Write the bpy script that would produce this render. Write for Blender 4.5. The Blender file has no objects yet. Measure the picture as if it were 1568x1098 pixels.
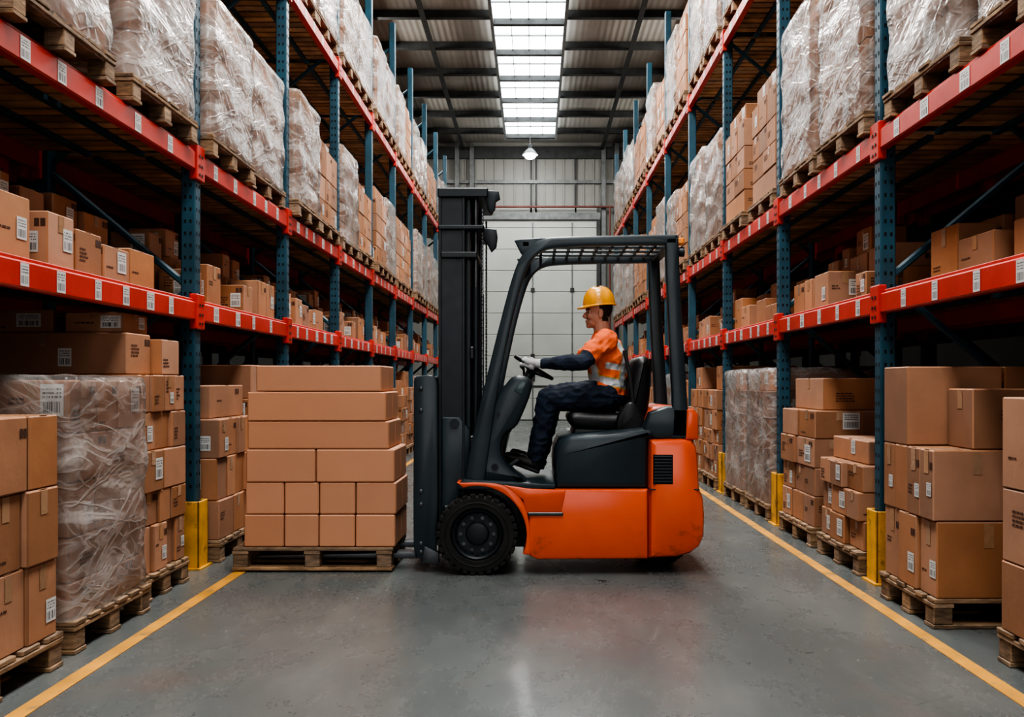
import bpy, math, random
import numpy as np
from mathutils import Vector, Matrix, noise
R=random.Random(7)
scene=bpy.context.scene
COL=scene.collection
# ------------------------------------------------------------------ materials
def newmat(name):
    m=bpy.data.materials.new(name); m.use_nodes=True
    nt=m.node_tree; nt.nodes.clear()
    out=nt.nodes.new('ShaderNodeOutputMaterial'); b=nt.nodes.new('ShaderNodeBsdfPrincipled')
    nt.links.new(b.outputs[0],out.inputs[0])
    return m,nt,b,out
def N(nt,t,**k):
    n=nt.nodes.new(t)
    for a,v in k.items(): setattr(n,a,v)
    return n
def ramp(nt,src,p0,p1,c0=(0,0,0,1),c1=(1,1,1,1)):
    r=N(nt,'ShaderNodeValToRGB'); r.color_ramp.elements[0].position=p0; r.color_ramp.elements[1].position=p1
    r.color_ramp.elements[0].color=c0; r.color_ramp.elements[1].color=c1
    nt.links.new(src,r.inputs[0]); return r.outputs[0]
def mixc(nt,fac,a,b,mode='MIX'):
    m=N(nt,'ShaderNodeMix',data_type='RGBA',blend_type=mode)
    L=nt.links
    if hasattr(fac,'node'): L.new(fac,m.inputs[0])
    else: m.inputs[0].default_value=fac
    for i,v in ((6,a),(7,b)):
        if hasattr(v,'node'): L.new(v,m.inputs[i])
        else: m.inputs[i].default_value=(*v,1) if len(v)==3 else v
    return m.outputs[2]
def math_(nt,op,a,b=0.0,clamp=False):
    m=N(nt,'ShaderNodeMath',operation=op); m.use_clamp=clamp
    for i,v in ((0,a),(1,b)):
        if hasattr(v,'node'): nt.links.new(v,m.inputs[i])
        else: m.inputs[i].default_value=v
    return m.outputs[0]
def tex(nt,scale,detail=4,stretch=None,coord='Object',rough=.55,rot=None,dist=0):
    tc=N(nt,'ShaderNodeTexCoord'); src=tc.outputs[coord]
    if rot:
        mp=N(nt,'ShaderNodeMapping'); mp.inputs['Rotation'].default_value=rot
        nt.links.new(src,mp.inputs[0]); src=mp.outputs[0]
    if stretch:
        mp=N(nt,'ShaderNodeMapping'); mp.inputs['Scale'].default_value=stretch
        nt.links.new(src,mp.inputs[0]); src=mp.outputs[0]
    n=N(nt,'ShaderNodeTexNoise'); n.inputs['Scale'].default_value=scale; n.inputs['Detail'].default_value=detail
    n.inputs['Roughness'].default_value=rough; n.inputs['Distortion'].default_value=dist
    nt.links.new(src,n.inputs['Vector']); return n.outputs['Fac']
def mat(name,col,rough=.5,metal=0,var=.15,vs=6,bump=0,bs=40,island=0,dirt=None,stretch=None,coat=0,rv=.1,spec=.5,satv=.25):
    m,nt,b,out=newmat(name); L=nt.links
    b.inputs['Metallic'].default_value=metal
    b.inputs['Specular IOR Level'].default_value=spec
    n=tex(nt,vs,5,stretch)
    dark=tuple(c*(1-var*1.6) for c in col); lite=tuple(min(1,c*(1+var)) for c in col)
    c=mixc(nt,ramp(nt,n,.3,.72),dark,lite)
    if island:
        g=N(nt,'ShaderNodeNewGeometry'); oi=N(nt,'ShaderNodeObjectInfo')
        v=math_(nt,'FRACT',math_(nt,'ADD',g.outputs['Random Per Island'],oi.outputs['Random']))
        hsv=N(nt,'ShaderNodeHueSaturation'); L.new(c,hsv.inputs['Color'])
        L.new(math_(nt,'ADD',math_(nt,'MULTIPLY',v,island*2),1-island),hsv.inputs['Value'])
        v2=math_(nt,'FRACT',math_(nt,'MULTIPLY',v,7.3))
        L.new(math_(nt,'ADD',math_(nt,'MULTIPLY',v2,satv),1-satv*.6),hsv.inputs['Saturation'])
        c=hsv.outputs[0]
    if dirt:
        dn=tex(nt,dirt[1],8,None,'Object',.7)
        c=mixc(nt,ramp(nt,dn,dirt[2],dirt[2]+.12),c,dirt[0])
    L.new(c,b.inputs['Base Color'])
    rn=tex(nt,vs*2.3,3)
    L.new(math_(nt,'ADD',math_(nt,'MULTIPLY',rn,rv*2),rough-rv),b.inputs['Roughness'])
    if coat: b.inputs['Coat Weight'].default_value=coat; b.inputs['Coat Roughness'].default_value=.15
    if bump:
        bn=N(nt,'ShaderNodeBump'); bn.inputs['Strength'].default_value=bump; bn.inputs['Distance'].default_value=.01
        L.new(tex(nt,bs,4,stretch),bn.inputs['Height']); L.new(bn.outputs[0],b.inputs['Normal'])
    return m
M={}
M['card']=mat('cardboard',(.37,.178,.092),.72,var=.12,vs=3,island=.26,bump=.10,bs=30,dirt=((.26,.125,.065),5,.66))
M['cardload']=mat('cardboard_clean',(.54,.26,.145),.6,var=.04,vs=2,island=.06,bump=.05,bs=20,satv=.05)
M['tape']=mat('packing_tape',(.40,.24,.14),.28,var=.05,island=.15)
M['ink']=mat('carton_print',(.08,.035,.022),.7,var=.1)
M['red']=mat('rack_beam_red_paint',(.54,.040,.027),.42,var=.14,vs=3,dirt=((.22,.08,.06),9,.62),bump=.05)
M['blue']=mat('rack_upright_blue_paint',(.022,.080,.120),.42,var=.2,vs=5,dirt=((.10,.13,.14),14,.66))
M['hole']=mat('dark_hole',(.004,.005,.006),.9,var=0)
M['guard']=mat('yellow_guard_paint',(.70,.36,.04),.5,var=.18,vs=8,dirt=((.13,.09,.05),10,.56))
M['wood']=mat('pallet_wood',(.28,.18,.105),.8,var=.38,vs=4,stretch=(3,3,12),island=.3,bump=.3,bs=18)
M['deck']=mat('deck_slat_wood',(.42,.25,.13),.75,var=.3,vs=5,island=.35,bump=.2)
# truck paint : grime gathers low on the body
m,nt,b,out=newmat('orange_truck_paint'); L=nt.links
tc=N(nt,'ShaderNodeTexCoord'); sp=N(nt,'ShaderNodeSeparateXYZ'); L.new(tc.outputs['Object'],sp.inputs[0])
c=mixc(nt,ramp(nt,tex(nt,2,5),.3,.7),(.68,.088,.026),(.79,.120,.037))
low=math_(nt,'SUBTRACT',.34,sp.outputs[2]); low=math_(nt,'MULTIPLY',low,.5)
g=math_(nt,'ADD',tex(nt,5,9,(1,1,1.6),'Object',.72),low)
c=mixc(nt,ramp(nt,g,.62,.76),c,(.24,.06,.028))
c=mixc(nt,ramp(nt,tex(nt,20,6,(1,1,.35),'Object',.7),.66,.72),c,(.55,.12,.05))
L.new(c,b.inputs['Base Color']); L.new(ramp(nt,g,.4,.75,(.30,.30,.30,1),(.60,.60,.60,1)),b.inputs['Roughness'])
b.inputs['Coat Weight'].default_value=.25; b.inputs['Coat Roughness'].default_value=.18
M['orange']=m
M['slate']=mat('dark_slate_paint',(.018,.032,.041),.38,var=.15,vs=4,coat=.12,dirt=((.035,.042,.046),9,.64))
M['mast']=mat('mast_steel_black',(.009,.016,.021),.38,var=.2,vs=6,metal=.1,dirt=((.022,.026,.028),9,.63))
M['steel']=mat('scuffed_steel',(.12,.13,.14),.38,metal=.9,var=.25)
M['rubber']=mat('tyre_rubber',(.013,.013,.013),.75,var=.25,vs=12,bump=.2,dirt=((.035,.033,.030),9,.60))
M['rim']=mat('wheel_rim',(.022,.030,.035),.45,metal=.3,var=.2)
M['vinyl']=mat('seat_vinyl',(.010,.011,.013),.42,var=.15,bump=.1)
M['amber']=mat('amber_lens',(.9,.28,.02),.2,var=.02)
M['skin']=mat('skin',(.58,.29,.20),.5,var=.06,vs=20)
M['hair']=mat('hair_dark_brown',(.03,.018,.012),.7,var=.3,vs=80)
M['vest']=mat('hi_vis_orange_fabric',(.97,.18,.055),.8,var=.10,vs=9,bump=.6,bs=14)
M['lime']=mat('hi_vis_lime_trim',(.80,.50,.09),.7,var=.05)
M['silver']=mat('reflective_tape',(.60,.63,.65),.35,metal=.1,var=.08)
M['navy']=mat('navy_workwear_fabric',(.014,.024,.048),.85,var=.3,vs=10,bump=.7,bs=14)
M['glove']=mat('work_glove_fabric',(.55,.56,.56),.8,var=.12,vs=30,bump=.2)
M['boot']=mat('black_boot_leather',(.013,.012,.012),.45,var=.3,vs=20,bump=.2)
M['helmet']=mat('helmet_plastic_yellow',(.97,.42,.03),.28,var=.03,coat=.4,rv=.03)
M['eye']=mat('eye_dark',(.02,.015,.012),.2,var=0)
M['conduit']=mat('galvanised_steel',(.17,.18,.18),.5,metal=.2,var=.2)
M['darksteel']=mat('roof_steel',(.04,.043,.043),.6,var=.25)
M['pipe']=mat('red_sprinkler_pipe',(.16,.05,.04),.5,var=.2)
M['door']=mat('sectional_door_panel',(.47,.49,.455),.5,var=.08,vs=.6,bump=.05)
M['wallc']=mat('wall_cladding',(.25,.25,.23),.6,var=.12,vs=.5)
M['sidewall']=mat('side_wall_cladding',(.09,.09,.085),.7,var=.15,vs=.5)
M['dial']=mat('display_face',(.05,.08,.09),.2,var=.1)
# label with barcode
m,nt,b,out=newmat('barcode_label'); L=nt.links
uv=N(nt,'ShaderNodeUVMap'); sp=N(nt,'ShaderNodeSeparateXYZ'); L.new(uv.outputs[0],sp.inputs[0])
oi=N(nt,'ShaderNodeNewGeometry')
def n1(scale,src):
    n=N(nt,'ShaderNodeTexNoise',noise_dimensions='2D'); n.inputs['Scale'].default_value=1
    c=N(nt,'ShaderNodeCombineXYZ'); L.new(math_(nt,'MULTIPLY',sp.outputs[0],scale),c.inputs[0]); L.new(src,c.inputs[1])
    L.new(c.outputs[0],n.inputs['Vector']); return n.outputs['Fac']
rnd=math_(nt,'MULTIPLY',oi.outputs['Random Per Island'],57.)
bars=math_(nt,'GREATER_THAN',n1(34,rnd),.5)
inb=math_(nt,'MULTIPLY',math_(nt,'GREATER_THAN',sp.outputs[1],.1),math_(nt,'LESS_THAN',sp.outputs[1],.45))
rows=math_(nt,'GREATER_THAN',math_(nt,'FRACT',math_(nt,'MULTIPLY',sp.outputs[1],8)),.5)
txt=math_(nt,'GREATER_THAN',n1(26,math_(nt,'ADD',rnd,math_(nt,'FLOOR',math_(nt,'MULTIPLY',sp.outputs[1],8)))),.47)
int_=math_(nt,'MULTIPLY',math_(nt,'GREATER_THAN',sp.outputs[1],.52),math_(nt,'LESS_THAN',sp.outputs[1],.93))
inx=math_(nt,'MULTIPLY',math_(nt,'GREATER_THAN',sp.outputs[0],.1),math_(nt,'LESS_THAN',sp.outputs[0],.9))
k=math_(nt,'ADD',math_(nt,'MULTIPLY',bars,inb),math_(nt,'MULTIPLY',math_(nt,'MULTIPLY',rows,txt),int_),True)
k=math_(nt,'MULTIPLY',k,inx)
L.new(mixc(nt,k,(.60,.61,.60),(.06,.06,.07)),b.inputs['Base Color']); b.inputs['Roughness'].default_value=.45
M['label']=m
# stretch film : thin, clear, faintly milky, brighter along the folds
m,nt,b,out=newmat('stretch_wrap_film'); L=nt.links
b.inputs['Base Color'].default_value=(.74,.72,.70,1); b.inputs['Roughness'].default_value=.32
def ridge(n,w):
    a=math_(nt,'ABSOLUTE',math_(nt,'SUBTRACT',n,.5)); return math_(nt,'SUBTRACT',1.0,math_(nt,'MULTIPLY',a,w),True)
r1=ridge(tex(nt,1.3,3,(1,1,4.0),'Object',.55,(.30,.25,0),.6),34)
r2=ridge(tex(nt,1.1,3,(1,1,4.6),'Object',.55,(-.45,-.40,0),.6),34)
r3=ridge(tex(nt,2.6,3,(1,1,2.2),'Object',.5,(.2,-.8,.3),1.0),26)
oi=N(nt,'ShaderNodeObjectInfo')
big=ramp(nt,tex(nt,1.9,5,(1,1,2.0),'Object',.62),.46,.66)
s=math_(nt,'MAXIMUM',math_(nt,'MAXIMUM',r1,r2),math_(nt,'MULTIPLY',r3,.7))
h=math_(nt,'ADD',math_(nt,'ADD',tex(nt,2.0,2,(1,1,2.4),'Object',.5,(.4,.3,0),.6),math_(nt,'MULTIPLY',s,.09)),math_(nt,'MULTIPLY',tex(nt,5,2,(1,1,2.6),'Object',.5,(-.5,-.3,0),.8),.2))
f=math_(nt,'ADD',math_(nt,'ADD',math_(nt,'MULTIPLY',s,.22),math_(nt,'MULTIPLY',big,.22)),math_(nt,'ADD',.03,math_(nt,'MULTIPLY',oi.outputs['Random'],.17)),True)
bp=N(nt,'ShaderNodeBump'); bp.inputs['Strength'].default_value=.6; bp.inputs['Distance'].default_value=.04
L.new(h,bp.inputs['Height']); L.new(bp.outputs[0],b.inputs['Normal'])
tr=N(nt,'ShaderNodeBsdfTransparent'); mx=N(nt,'ShaderNodeMixShader')
tr.inputs[0].default_value=(.98,.98,.98,1)
L.new(f,mx.inputs[0]); L.new(tr.outputs[0],mx.inputs[1]); L.new(b.outputs[0],mx.inputs[2])
gl=N(nt,'ShaderNodeBsdfGlossy'); gl.inputs['Roughness'].default_value=.2; L.new(bp.outputs[0],gl.inputs['Normal'])
mx2=N(nt,'ShaderNodeMixShader'); fr=N(nt,'ShaderNodeFresnel'); fr.inputs[0].default_value=1.4; L.new(bp.outputs[0],fr.inputs['Normal'])
L.new(math_(nt,'MULTIPLY',fr.outputs[0],.65,True),mx2.inputs[0]); L.new(mx.outputs[0],mx2.inputs[1]); L.new(gl.outputs[0],mx2.inputs[2]); L.new(mx2.outputs[0],out.inputs[0])
M['film']=m
# floor
m,nt,b,out=newmat('polished_concrete'); L=nt.links
c=mixc(nt,ramp(nt,tex(nt,.5,7,None,'Object',.60),.28,.72),(.078,.090,.092),(.130,.142,.140))
c=mixc(nt,ramp(nt,tex(nt,2.2,9,(1,.45,1),'Object',.70),.47,.80),c,(.160,.168,.163))
c=mixc(nt,ramp(nt,tex(nt,8,8,None,'Object',.75),.58,.84),c,(.058,.064,.065))
c=mixc(nt,ramp(nt,tex(nt,30,4,None,'Object',.7),.64,.76),c,(.19,.20,.19))
c=mixc(nt,ramp(nt,tex(nt,3.2,6,(6,.35,1),'Object',.65,(0,0,.25)),.65,.73),c,(.175,.18,.175))
c=mixc(nt,ramp(nt,tex(nt,2.6,6,(.35,6,1),'Object',.65,(0,0,-.5)),.67,.74),c,(.062,.066,.066))
vo=N(nt,'ShaderNodeTexVoronoi'); vo.inputs['Scale'].default_value=2.2; tc=N(nt,'ShaderNodeTexCoord')
dn=N(nt,'ShaderNodeTexNoise'); dn.inputs['Scale'].default_value=14; L.new(tc.outputs['Object'],dn.inputs['Vector'])
va=N(nt,'ShaderNodeVectorMath',operation='MULTIPLY_ADD'); va.inputs[1].default_value=(.12,.12,.12)
L.new(dn.outputs['Color'],va.inputs[0]); L.new(tc.outputs['Object'],va.inputs[2]); L.new(va.outputs[0],vo.inputs['Vector'])
c=mixc(nt,ramp(nt,vo.outputs['Distance'],.035,.070,(1,1,1,1),(0,0,0,1)),c,(.020,.020,.020))
c=mixc(nt,ramp(nt,tex(nt,1.1,4),.57,.80),c,(.130,.105,.093))
L.new(c,b.inputs['Base Color'])
L.new(ramp(nt,tex(nt,1.8,9,(1,.6,1),'Object',.72),.3,.7,(.19,.19,.19,1),(.36,.36,.36,1)),b.inputs['Roughness'])
bp=N(nt,'ShaderNodeBump'); bp.inputs['Strength'].default_value=.08; bp.inputs['Distance'].default_value=.01
L.new(tex(nt,6,8),bp.inputs['Height']); L.new(bp.outputs[0],b.inputs['Normal'])
M['floor']=m
M['line']=mat('yellow_floor_paint',(.62,.30,.05),.5,var=.18,vs=5,dirt=((.15,.13,.10),9,.55))
# ceiling (ribbed)
m,nt,b,out=newmat('ribbed_roof_sheet'); L=nt.links
tc=N(nt,'ShaderNodeTexCoord'); wv=N(nt,'ShaderNodeTexWave'); wv.bands_direction='X'; wv.inputs['Scale'].default_value=2.4
L.new(tc.outputs['Object'],wv.inputs['Vector'])
L.new(mixc(nt,ramp(nt,tex(nt,.5,5),.3,.7),(.22,.205,.18),(.35,.33,.295)),b.inputs['Base Color']); b.inputs['Roughness'].default_value=.65
bp=N(nt,'ShaderNodeBump'); bp.inputs['Distance'].default_value=.02; bp.inputs['Strength'].default_value=.3
L.new(wv.outputs['Fac'],bp.inputs['Height']); L.new(bp.outputs[0],b.inputs['Normal'])
M['roof']=m
def emis(name,col,s):
    m=bpy.data.materials.new(name); m.use_nodes=True; nt=m.node_tree; nt.nodes.clear()
    o=nt.nodes.new('ShaderNodeOutputMaterial'); e=nt.nodes.new('ShaderNodeEmission')
    e.inputs[0].default_value=(*col,1); e.inputs[1].default_value=s; nt.links.new(e.outputs[0],o.inputs[0]); return m
M['sky']=emis('daylight_skylight_glazing',(.93,.98,1.),8)
M['bulb']=emis('lamp_bulb_glow',(1,.97,.9),30)
# ------------------------------------------------------------------ mesh builder
class MB:
    def __init__(s): s.v=[];s.f=[];s.m=[];s.uv=[];s.ml=[]
    def mi(s,m):
        if m not in s.ml: s.ml.append(m)
        return s.ml.index(m)
    def face(s,idx,m,uv=None):
        s.f.append(idx); s.m.append(s.mi(m)); s.uv.append(uv if uv else [(0,0)]*len(idx))
    def quad(s,pts,m):
        n=len(s.v); s.v+= [tuple(p) for p in pts]; s.face(list(range(n,n+len(pts))),m,[(0,0),(1,0),(1,1),(0,1)] if len(pts)==4 else None)
    def box(s,x0,x1,y0,y1,z0,z1,m,b=0,T=None):
        if x0>x1:x0,x1=x1,x0
        if y0>y1:y0,y1=y1,y0
        if z0>z1:z0,z1=z1,z0
        n=len(s.v); Q=[(0,0),(1,0),(1,1),(0,1)]
        tf=(lambda p:tuple(T@Vector(p))) if T else (lambda p:p)
        if b<=0:
            c=[(x0,y0,z0),(x1,y0,z0),(x1,y1,z0),(x0,y1,z0),(x0,y0,z1),(x1,y0,z1),(x1,y1,z1),(x0,y1,z1)]
            s.v+=[tf(p) for p in c]
            for q in ((0,3,2,1),(4,5,6,7),(0,1,5,4),(1,2,6,5),(2,3,7,6),(3,0,4,7)): s.face([n+i for i in q],m,Q)
            return
        b=min(b,(x1-x0)*.45,(y1-y0)*.45,(z1-z0)*.45)
        idx={}
        for i,(X,sx) in enumerate(((x0,1),(x1,-1))):
            for j,(Y,sy) in enumerate(((y0,1),(y1,-1))):
                for k,(Z,sz) in enumerate(((z0,1),(z1,-1))):
                    for a in range(3):
                        p=[X+sx*b,Y+sy*b,Z+sz*b]; p[a]=(X,Y,Z)[a]
                        idx[(i,j,k,a)]=len(s.v); s.v.append(tf(tuple(p)))
        for side in (0,1):
            q=[(side,0,0,0),(side,1,0,0),(side,1,1,0),(side,0,1,0)]
            if side==0:q=q[::-1]
            s.face([idx[t] for t in q],m,Q)
            q=[(0,side,0,1),(1,side,0,1),(1,side,1,1),(0,side,1,1)]
            if side==1:q=q[::-1]
            s.face([idx[t] for t in q],m,Q)
            q=[(0,0,side,2),(1,0,side,2),(1,1,side,2),(0,1,side,2)]
            if side==0:q=q[::-1]
            s.face([idx[t] for t in q],m,Q)
        cen=Vector(((x0+x1)/2,(y0+y1)/2,(z0+z1)/2))
        def addf(l):
            P=[Vector(s.v[i]) for i in l]
            nn=(P[1]-P[0]).cross(P[2]-P[0]); c=(tf and T@cen if T else cen)
            if nn.dot(sum(P,Vector())/len(P)-c)<0:l=l[::-1]
            s.face(l,m)
        for i in (0,1):
            for j in (0,1):
                addf([idx[(i,j,0,0)],idx[(i,j,0,1)],idx[(i,j,1,1)],idx[(i,j,1,0)]])
                addf([idx[(i,0,j,0)],idx[(i,0,j,2)],idx[(i,1,j,2)],idx[(i,1,j,0)]])
                addf([idx[(0,i,j,1)],idx[(0,i,j,2)],idx[(1,i,j,2)],idx[(1,i,j,1)]])
                for k in (0,1): addf([idx[(i,j,k,0)],idx[(i,j,k,1)],idx[(i,j,k,2)]])
    def prism(s,pts,y0,y1,m,b=0):
        A=sum(pts[i][0]*pts[(i+1)%len(pts)][1]-pts[(i+1)%len(pts)][0]*pts[i][1] for i in range(len(pts)))
        if A<0: pts=pts[::-1]
        if y0>y1:y0,y1=y1,y0
        n=len(pts)
        def inset(d):
            o=[]
            for i in range(n):
                p=Vector(pts[i]);a=Vector(pts[i-1]);c=Vector(pts[(i+1)%n])
                e1=(p-a);e2=(c-p)
                if e1.length<1e-7 or e2.length<1e-7: o.append(tuple(p));continue
                e1.normalize();e2.normalize()
                n1=Vector((-e1.y,e1.x));n2=Vector((-e2.y,e2.x)); nn=n1+n2
                if nn.length<1e-5: o.append(tuple(p));continue
                nn.normalize(); k=d/max(.35,nn.dot(n1)); o.append(tuple(p+nn*k))
            return o
        rings=[(y0,pts),(y1,pts)] if b<=0 else [(y0,inset(b)),(y0+b*.35,inset(b*.3)),(y0+b,pts),(y1-b,pts),(y1-b*.35,inset(b*.3)),(y1,inset(b))]
        base=len(s.v)
        for y,pp in rings: s.v+=[(p[0],y,p[1]) for p in pp]
        s.face([base+i for i in range(n)],m)
        s.face([base+(len(rings)-1)*n+i for i in range(n)][::-1],m)
        for r in range(len(rings)-1):
            for i in range(n):
                j=(i+1)%n; a=base+r*n; c=a+n
                s.face([a+i,c+i,c+j,a+j],m)
    def loft(s,rings,m,cap=True,closed=True):
        base=len(s.v);n=len(rings[0])
        for r in rings: s.v+=[tuple(p) for p in r]
        for k in range(len(rings)-1):
            for i in range(n if closed else n-1):
                j=(i+1)%n; s.face([base+k*n+i,base+k*n+j,base+(k+1)*n+j,base+(k+1)*n+i],m,[(0,0),(1,0),(1,1),(0,1)])
        if cap:
            s.face([base+i for i in range(n)][::-1],m); s.face([base+(len(rings)-1)*n+i for i in range(n)],m)
    def tube(s,path,r,m,seg=10,cap=True):
        P=[Vector(p) for p in path]; rings=[]; up=None
        for i,p in enumerate(P):
            t=(P[min(i+1,len(P)-1)]-P[max(i-1,0)]).normalized()
            if up is None: up=Vector((0,0,1)) if abs(t.z)<.9 else Vector((1,0,0))
            a=t.cross(up).normalized(); bb=a.cross(t).normalized(); up=bb
            rr=r[i] if isinstance(r,(list,tuple)) else r
            rings.append([p+rr*(math.cos(2*math.pi*k/seg)*bb+math.sin(2*math.pi*k/seg)*a)*1 for k in range(seg)])
        rings=[x[::-1] for x in rings]
        s.loft(rings,m,cap)
    def revolve(s,c,axis,prof,m,seg=40,cap=False):
        c=Vector(c);ax=Vector(axis).normalized(); u=ax.orthogonal().normalized(); w=ax.cross(u)
        rings=[[c+ax*a+r*(math.cos(2*math.pi*k/seg)*u+math.sin(2*math.pi*k/seg)*w) for k in range(seg)] for a,r in prof]
        s.loft(rings,m,cap)
    def sphere(s,c,r,m,T=None,seg=14):
        if not isinstance(r,(tuple,list)): r=(r,r,r)
        rings=[]
        for i in range(1,seg//1):
            th=math.pi*i/seg
            rings.append([Vector((r[0]*math.sin(th)*math.cos(2*math.pi*k/seg),r[1]*math.sin(th)*math.sin(2*math.pi*k/seg),-r[2]*math.cos(th))) for k in range(seg)])
        c=Vector(c)
        rings=[[c+(T@p if T else p) for p in rr] for rr in rings]
        s.loft(rings,m,True)
    def make(s,name,loc=(0,0,0),smooth=True,parent=None,ang=35):
        me=bpy.data.meshes.new(name); me.from_pydata(s.v,[],s.f)
        for k in s.ml: me.materials.append(M[k])
        me.polygons.foreach_set('material_index',s.m)
        ul=me.uv_layers.new(name='UVMap'); flat=[]
        for u in s.uv:
            for q in u: flat+=q
        ul.data.foreach_set('uv',flat)
        me.update()
        if smooth:
            me.polygons.foreach_set('use_smooth',[True]*len(me.polygons)); me.set_sharp_from_angle(angle=math.radians(ang))
        return inst(me,name,loc,parent)
def inst(me,name,loc=(0,0,0),parent=None,rz=0):
    o=bpy.data.objects.new(name,me); COL.objects.link(o); o.location=loc; o.rotation_euler=(0,0,rz)
    if parent:
        o.parent=parent; o.matrix_parent_inverse=Matrix.Translation(parent.location).inverted()
    return o
def empty(name,loc):
    e=bpy.data.objects.new(name,None); COL.objects.link(e); e.location=loc; e.empty_display_size=.3; return e
def chaikin(pts,it=2,closed=False):
    for _ in range(it):
        o=[] if closed else [pts[0]]
        rng=range(len(pts)) if closed else range(len(pts)-1)
        for i in rng:
            a=pts[i];b=pts[(i+1)%len(pts)]
            o.append(tuple(a[k]*.75+b[k]*.25 for k in range(len(a)))); o.append(tuple(a[k]*.25+b[k]*.75 for k in range(len(a))))
        if not closed:o.append(pts[-1])
        pts=o
    return pts
# ------------------------------------------------------------------ cartons / pallets
def decal(mb,b,face,u,v,w,h,m,off=.0018):
    x0,x1,y0,y1,z0,z1=b
    if face=='Y-': p=[(x0+u,y0-off),(x0+u+w,y0-off)]
    elif face=='Y+': p=[(x1-u,y1+off),(x1-u-w,y1+off)]
    elif face=='X+': p=[(x1+off,y0+u),(x1+off,y0+u+w)]
    else: p=[(x0-off,y1-u),(x0-off,y1-u-w)]
    mb.quad([(*p[0],z0+v),(*p[1],z0+v),(*p[1],z0+v+h),(*p[0],z0+v+h)],m)
def carton(mb,x0,x1,y0,y1,z0,z1,m='card',rng=R,deco=True,b=.006):
    g=.0025
    x0+=g;x1-=g;y0+=g;y1-=g;z1-=.002
    mb.box(x0,x1,y0,y1,z0,z1,m,b)
    if not deco: return
    B=(x0,x1,y0,y1,z0,z1)
    for fc in ('X-','X+','Y-','Y+'):
        W=(y1-y0) if fc[0]=='X' else (x1-x0); H=z1-z0
        r=rng.random()
        if r<.5:
            tw=.045; decal(mb,B,fc,W/2-tw/2,H*.66,tw,H*.32,'tape')
        if rng.random()<.38:
            lw=min(rng.choice((.07,.10,.13)),W*.35);lh=min(lw*1.35,H*.6); decal(mb,B,fc,W*rng.uniform(.5,.62),H*rng.uniform(.15,.35),lw,lh,'label',.0025)
        if rng.random()<.55:
            u=W*rng.uniform(.08,.2); v=H*rng.uniform(.12,.55)
            for i in range(rng.randint(1,4)):
                uu=u; wt=min(W*.3,.12)*rng.uniform(.6,1)
                while uu<u+wt:
                    q=rng.uniform(.008,.028); decal(mb,B,fc,uu,v+i*.018,q,.009,'ink',.0015); uu+=q+.005
        if rng.random()<.3:
            for q in range(2): decal(mb,B,fc,W*.74+q*min(.04,W*.12),H*.72,min(.03,W*.1),min(.035,H*.2),'ink',.0015)
    if rng.random()<.8: mb.box(x0+.001,x1-.001,(y0+y1)/2-.024,(y0+y1)/2+.024,z1-.001,z1+.001,'tape')
def split(a,b,n,rng,j=.18):
    w=[1+rng.uniform(-j,j) for _ in range(n)]; t=sum(w); o=[a]
    for k in w: o.append(o[-1]+(b-a)*k/t)
    return o
def stack(mb,x0,x1,y0,y1,z0,z1,rng,nz=4,nx=3,ny=3,jit=.015,ragged=.0,m='card',deco=True):
    zs=split(z0,z1,nz,rng,.22)
    for k in range(nz):
        n_y=max(1,ny+rng.choice((-1,0,0,1))); n_x=max(1,nx+rng.choice((-1,0,0)))
        ys=split(y0,y1,n_y,rng)
        for j in range(n_y):
            xs=split(x0,x1,n_x,rng)
            for i in range(n_x):
                if k==nz-1 and rng.random()<ragged: continue
                dx=rng.uniform(-jit,jit) ;dy=rng.uniform(-jit*.4,jit*.4)
                carton(mb,xs[i]+dx,xs[i+1]+dx-.004,ys[j]+dy,ys[j+1]+dy-.004,zs[k],zs[k+1],m,rng,deco)
def pallet(mb,x0,x1,y0,y1,z,rng=R):
    h=.14; W='wood'
    n=6;s=(y1-y0); bw=s/n*.78
    for i in range(n):   # deck boards run along X
        c=y0+bw/2+i*(s-bw)/(n-1); e=rng.uniform(-.006,.006)
        mb.box(x0+e,x1+e,c-bw/2,c+bw/2,z+h-.02,z+h,W,.003)
    for i in range(3):   # cross boards
        c=x0+.05+i*(x1-x0-.1)/2; mb.box(c-.05,c+.05,y0,y1,z+h-.042,z+h-.022,W,.003)
        for j in range(3):
            d=y0+.05+j*(y1-y0-.1)/2; mb.box(c-.045,c+.045,d-.045,d+.045,z+.02,z+h-.042,W,.004)
    for j in range(3):
        d=y0+.05+j*(y1-y0-.1)/2; mb.box(x0,x1,d-.048,d+.048,z,z+.019,W,.003)
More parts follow.
